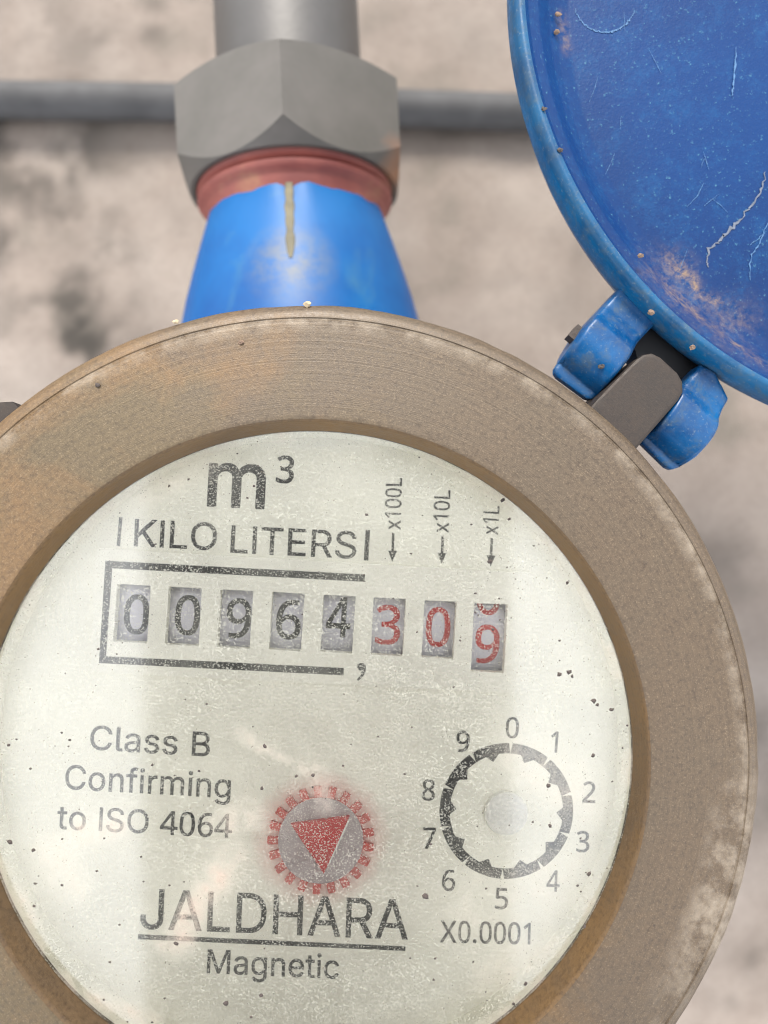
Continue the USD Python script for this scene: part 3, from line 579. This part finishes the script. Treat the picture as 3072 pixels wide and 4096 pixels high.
obj('lid_rim', lathe([(r, z + ZL) for r, z in lid_prof[10:]], 384, None, (*lid_c, 0)), blue_rim_mat, lid, smooth=45)

# hinge
hd = np.array([62.9, 73.3]); hd /= np.linalg.norm(hd); hp = np.array([hd[1], -hd[0]])
ZK = ZR - 4.6; RK = 3.0
pin0 = at((2300, 1353), ZK)[:2]
def knuckle(px):
    poly = sg.Polygon([at(p, ZR - 2.2)[:2] for p in px]).buffer(0.3).buffer(-0.6).buffer(0.3)
    m = m3.CrossSection([list(sg.polygon.orient(poly, 1.0).exterior.coords)[:-1]]).extrude(1.0).refine_to_length(0.22).to_mesh()
    v, f = np.array(m.vert_properties[:, :3]), np.array(m.tri_verts)
    sv = (v[:, :2] - pin0) @ hd
    d = np.array([poly.exterior.distance(sg.Point(*q)) for q in v[:, :2]])
    base = np.where(sv < 0.4, np.sqrt(np.clip(RK ** 2 - np.clip(sv, -2.95, 0) ** 2, 0, None)), np.interp(sv, [0.4, 1.6, 2.6, 3.8, 5.2, 7.5], [RK, RK - 0.12, RK - 0.75, RK - 1.15, RK - 1.2, RK - 0.9]))
    e = np.clip(d / 0.5, 0, 1); rnd = np.sqrt(1 - (1 - e) ** 2)
    h = base * (0.72 + 0.28 * rnd) + 0.06 * (meshkit.fbm(v * 0.7, 3, 8) - 0.5)
    v[:, 2] = ZK + (v[:, 2] * 2 - 1) * h
    return v, f
obj('hinge_knuckle', knuckle([(2500, 1128), (2334, 1308), (2241, 1455), (2241, 1475), (2252, 1492), (2370, 1580), (2392, 1583), (2415, 1566), (2522, 1431), (2563, 1361), (2650, 1270)]), knuckle_mat, lid, smooth=40)
k2 = knuckle([(2821, 1448), (2733, 1542), (2622, 1712), (2590, 1752), (2600, 1765), (2700, 1862), (2722, 1872), (2752, 1862), (2800, 1820), (2862, 1736), (2905, 1640), (2935, 1590), (2880, 1480)])
obj('hinge_knuckle', k2, knuckle_mat, lid, smooth=40)
gap_outline = sg.Polygon([at(p, ZR - 5)[:2] for p in ((2520, 1330), (2640, 1260), (2840, 1440), (2860, 1530), (2760, 1560), (2690, 1545), (2560, 1470))])
obj('hinge_gap_shade', extrude(gap_outline, ZR - 8, ZR - 5.0), black_screen_and_gap_shade, lid, label='black sheet standing in for the deep shade between the two hinge knuckles')  # added black sheet: the gap's deep shade given as colour
ps = [np.array([*(pin0 + hp * t), ZK]) for t in (-0.35, 16.5)]
obj('hinge_pin', tube(ps, 0.75, 8), pin_mat, lid, smooth=30)
sq = []
for t in (-0.75, 0.95):
    for u in (-0.72, 0.72):
        for z in (-0.8, 0.8): sq.append((*(pin0 + hp * t + hd * u), ZK + 0.6 + z))
obj('pin_head', hull(sq).refine_to_length(0.5), pin_mat, lid, label='square dark end of the hinge pin')

# scratches, sand lines and the mould mark on the lid's floor
def flat_line(px, wpx, z, jit=4, seed=0):
    r = np.random.default_rng(seed); pts = np.array(px, float); t = np.linspace(0, 1, len(pts)); tt = np.linspace(0, 1, len(pts) * 6)
    p = np.column_stack([np.interp(tt, t, pts[:, 0]), np.interp(tt, t, pts[:, 1])]) + r.normal(0, jit, (len(tt), 2))
    w3 = np.array([at(q, z) for q in p]); d = np.gradient(w3, axis=0); d /= np.linalg.norm(d, axis=1)[:, None]
    s = np.column_stack([-d[:, 1], d[:, 0], d[:, 2] * 0]); w = wpx * 0.0245 / 2 * np.clip(r.normal(1, 0.45, len(p)), 0.25, 1.8) * np.sin(np.clip(tt * np.pi, 0.2, np.pi - 0.2)) ** 0.4
    v = np.vstack([w3 - s * w[:, None], w3 + s * w[:, None]]); k = len(p)
    f = [[a, a + 1, k + a + 1] for a in range(k - 1)] + [[a, k + a + 1, k + a] for a in range(k - 1)]
    v[:, 2] += 0.02; return v, np.array(f)
ZF = ZL - 4.18
cir = [(2420 + 125 * math.cos(t), 0 + 130 * math.sin(t)) for t in np.linspace(math.radians(20), math.radians(165), 14)]
obj('mould_mark', flat_line(cir, 5, ZF, 2, 1), scratch_mat, lid)
obj('scratch', flat_line([(3060, 690), (3042, 770), (2985, 850), (2930, 910), (2870, 965), (2830, 1010), (2830, 1070)], 9, ZF, 4, 2), sand_line_mat, lid)
obj('scratch', flat_line([(3072, 890), (3040, 970), (3005, 1020), (2998, 1120)], 5, ZF, 2, 3), scratch_mat, lid)
obj('scratch', flat_line([(3060, 930), (3020, 965), (3000, 980)], 3, ZF, 2, 4), scratch_mat, lid)
obj('scratch', flat_line([(2945, 190), (2935, 330), (2930, 385)], 7, ZF, 2, 5), scratch_mat, lid)

for kk in range(12):
    r_ = np.random.default_rng(300 + kk); c = np.array([r_.uniform(2330, 3050), r_.uniform(20, 1150)]); th = r_.normal(2.0, 0.5); L = r_.uniform(25, 120)
    p = [c + np.array([math.cos(th), math.sin(th)]) * L * t + r_.normal(0, 3, 2) for t in (-0.5, 0, 0.5)]
    if all(np.linalg.norm(at(q, ZF)[:2] - lid_c) < 38 for q in p): obj('scratch', flat_line(p, r_.uniform(1.2, 2.4), ZF, 0.4, 400 + kk), scratch_mat, lid)

# ------------------------------------------------------------------ union nut and tail pipe
rust_at = tuple((at((848 * 1.8517, 385 * 1.8517), ZA + 5) * 0.001).tolist())
nut_mat = nut_material('nut_look', lin(73, 70, 64), lin(90, 85, 80), rust_at)
tail_mat = nut_material('tail_look', lin(65, 63, 60), lin(75, 72, 70), (9.0, 9.0, 9.0))
union = thing('pipe_union', 'grey hexagonal union nut and pipe screwed to the blue neck', 'pipe fitting', tuple(along(a0[1] + 20) * [1, 1, 0]))
RC = HW / math.cos(math.radians(30))
hexm = m3.CrossSection([[(RC * math.cos(math.radians(30 + 60 * t)), RC * math.sin(math.radians(30 + 60 * t))) for t in range(6)]])
fr0, bk0 = S_FRONT - 2.5, S_BACK + 1.9
nutm = hexm.extrude(bk0 - fr0).translate((0, 0, fr0))
cone = m3.Manifold.revolve(m3.CrossSection([[(0, fr0), (HW * 0.995, fr0), (RC + 0.1, S_FRONT + 0.1), (RC + 0.1, S_BACK - 0.1), (HW * 0.90, bk0), (0, bk0)]]), 128)
bore = m3.Manifold.cylinder(6.5, 14.15, 14.0, 128).translate((0, 0, fr0 - 0.5))
nutm = (nutm ^ cone) - bore
q_ = nutm.to_mesh(); nv = np.array(q_.vert_properties[:, :3]) @ FR + a0
nut = obj('union_nut', (nv, np.array(q_.tri_verts)), nut_mat, union, smooth=20)
RT = (at((765 * 1.8517, 130), ZA) - at((455 * 1.8517, 130), ZA))[0] / 2
obj('tail_pipe', lathe([(RT + 1.2, bk0 - 1), (RT + 1.0, bk0 + 0.2), (RT, bk0 + 0.8), (RT, bk0 + 60), (RT - 2, bk0 + 60)], 96, FR, a0), tail_mat, union, smooth=40)

# ------------------------------------------------------------------ grit
def pebble(r, seed):
    r_ = np.random.default_rng(seed); m = trimesh.creation.icosphere(1, r); v = m.vertices * (1 + r_.normal(0, 0.2, (len(m.vertices), 1))) * [1.15, 0.9, 0.7]
    return v, m.faces
def ring_z(p): return ZR + np.interp(np.hypot(*at(p, ZR)[:2]), [31.4, 36, 40, 41, 42], [.5, .22, 0, -.1, -.8])
crumbs = [((1229, 1217), .30, 'p', 'r', 'largest pale crumb of grit on the top edge of the brass ring'), ((704, 1288), .22, 'p', 'r', 'small pale crumb on the ring edge left of the blue neck'),
          ((964, 1371), .20, 'b', 'r', 'reddish brown crumb on the brass ring below the blue neck'), ((391, 1540), .20, 'd', 'r', 'dark round crumb on the upper left of the brass ring'),
          ((2603, 1251), .27, 'b', 'l', 'brown crumb on the lid rim above the left hinge knuckle'), ((2768, 1391), .25, 'b', 'l', 'tan crumb on the lid rim above the black hinge gap'),
          ((2230, 60), .26, 'b', 'f', 'brown fleck on the lid near its upper left edge'), ((2240, 602), .24, 'd', 'l', 'dark grey crumb halfway down the lid rim'),
          ((2176, 437), .20, 'd', 'l', 'dark crumb on the lid rim level with the thin pipe'), ((2227, 130), .25, 'b', 'f', 'brown crumb on the lid floor beside the rim near the top'),
          ((2560, 1024), .24, 'b', 'l', 'pinkish brown crumb on the lid beside the sand patch'), ((2404, 1467), .26, 'd', 'k', 'dark clot on the left blue hinge knuckle')]
for kk, (p, r, c, where, lab) in enumerate(crumbs):
    z = {'r': ring_z(p), 'l': ZL - 0.1, 'f': ZL - 3.5, 'k': ZK + 2.75}[where]
    pos = at(p, z); v, f = pebble(r, 100 + kk)
    t = obj('grit_crumb', (v + pos + [0, 0, r * 0.4], f), {'p': crumb_pale, 'b': crumb_brown, 'd': crumb_dark}[c], None, smooth=30)
    tag(t, lab, 'grit', 'crumbs of grit on the meter')

# specks on the glass
def specks(n, lo, hi, seed, dense_right, fixed=()):
    r = np.random.default_rng(seed); V, Fc = [], []
    k = 0
    while k < n:
        a, rr = r.uniform(0, 2 * np.pi), 29.9 * math.sqrt(r.uniform())
        x, y = rr * math.cos(a), rr * math.sin(a)
        if dense_right and rr < 28.9 and r.uniform() > 0.28 + 0.5 * (rr / 30) ** 3 + 0.35 * (x > 12) * (y > -14): continue
        z = ZR - 1.45 - 0.43 * (rr / 30.15) ** 2
        s = lo * (hi / lo) ** (r.uniform() ** 2.6); th = r.uniform(0, 2 * np.pi); m = r.integers(4, 7)
        aa = th + np.arange(m) / m * 2 * np.pi; rad = s * r.uniform(0.5, 1.1, m); b = len(V)
        V.append((x, y, z + s * 0.5 + 0.01))
        for q in range(m): V.append((x + rad[q] * math.cos(aa[q]), y + rad[q] * 0.8 * math.sin(aa[q]), z + 0.012))
        Fc += [[b, b + 1 + q, b + 1 + (q + 1) % m] for q in range(m)]; k += 1
    for (px, py), s in fixed:
        p = at((px, py), ZR - 1.6); m = 7; aa = np.arange(m) / m * 2 * np.pi + px; rad = s * r.uniform(0.45, 1.15, m); b = len(V)
        z = ZR - 1.45 - 0.43 * ((p[0] ** 2 + p[1] ** 2) / 909)
        V.append((p[0], p[1], z + s * 0.7))
        for q in range(m): V.append((p[0] + rad[q] * math.cos(aa[q]), p[1] + rad[q] * math.sin(aa[q]), z + 0.012))
        Fc += [[b, b + 1 + q, b + 1 + (q + 1) % m] for q in range(m)]
    return np.array(V), np.array(Fc)
fixed = [((2238, 2698), .26), ((2278, 2690), .32), ((2290, 2706), .2), ((2378, 2806), .3), ((2392, 2820), .2), ((2450, 2842), .26), ((1702, 3585), .34), ((1960, 2245), .3), ((2013, 2000), .24), ((2040, 2075), .2), ((2376, 3022), .26), ((2358, 3500), .28), ((2196, 3144), .3), ((2200, 3304), .24),
         ((1060, 2982), .26), ((1252, 3098), .22), ((1185, 3102), .16), ((1048, 3150), .2), ((36, 3372), .3), ((900, 4015), .28), ((1045, 3985), .22), ((703, 3775), .24), ((2345, 3716), .3), ((2105, 3940), .24), ((1140, 1998), .0), ((673, 1944), .16), ((2270, 2330), .2), ((130, 3405), .2)]
fine_speck = simple('fine_speck_look', lin(112, 106, 94), 0.9, var=0.3, scale=2500)
t = obj('dirt_specks', specks(360, 0.06, 0.22, 5, True, fixed), crumb_dark, None, kind='stuff'); tag(t, 'dark dirt specks scattered on the glass of the dial', 'dirt')
t = obj('dust_specks', specks(5200, 0.03, 0.085, 6, True), fine_speck, None, kind='stuff'); tag(t, 'fine grey dust specks all over the glass of the dial', 'dust')

# ------------------------------------------------------------------ the phone held over the meter; the glass mirrors it
def rounded(x0, y0, x1, y1, r): return sg.box(x0 + r, y0 + r, x1 - r, y1 - r).buffer(r, 16)
zp = CAM[2] + 4
case = rounded(CAM[0] - 43, CAM[1] - 122, CAM[0] + 33, CAM[1] + 20, 9)
ph = thing('phone', 'grey phone held level above the meter, mirrored in its glass', 'phone', (CAM[0] - 8, CAM[1] - 60, zp))
obj('case', extrude(case, zp, zp + 8), simple('phone_case_look', (0.10, 0.10, 0.105), 0.5), ph)
obj('screen', extrude(case.buffer(-2.5), zp + 8, zp + 8.3), black_screen_and_gap_shade, ph)
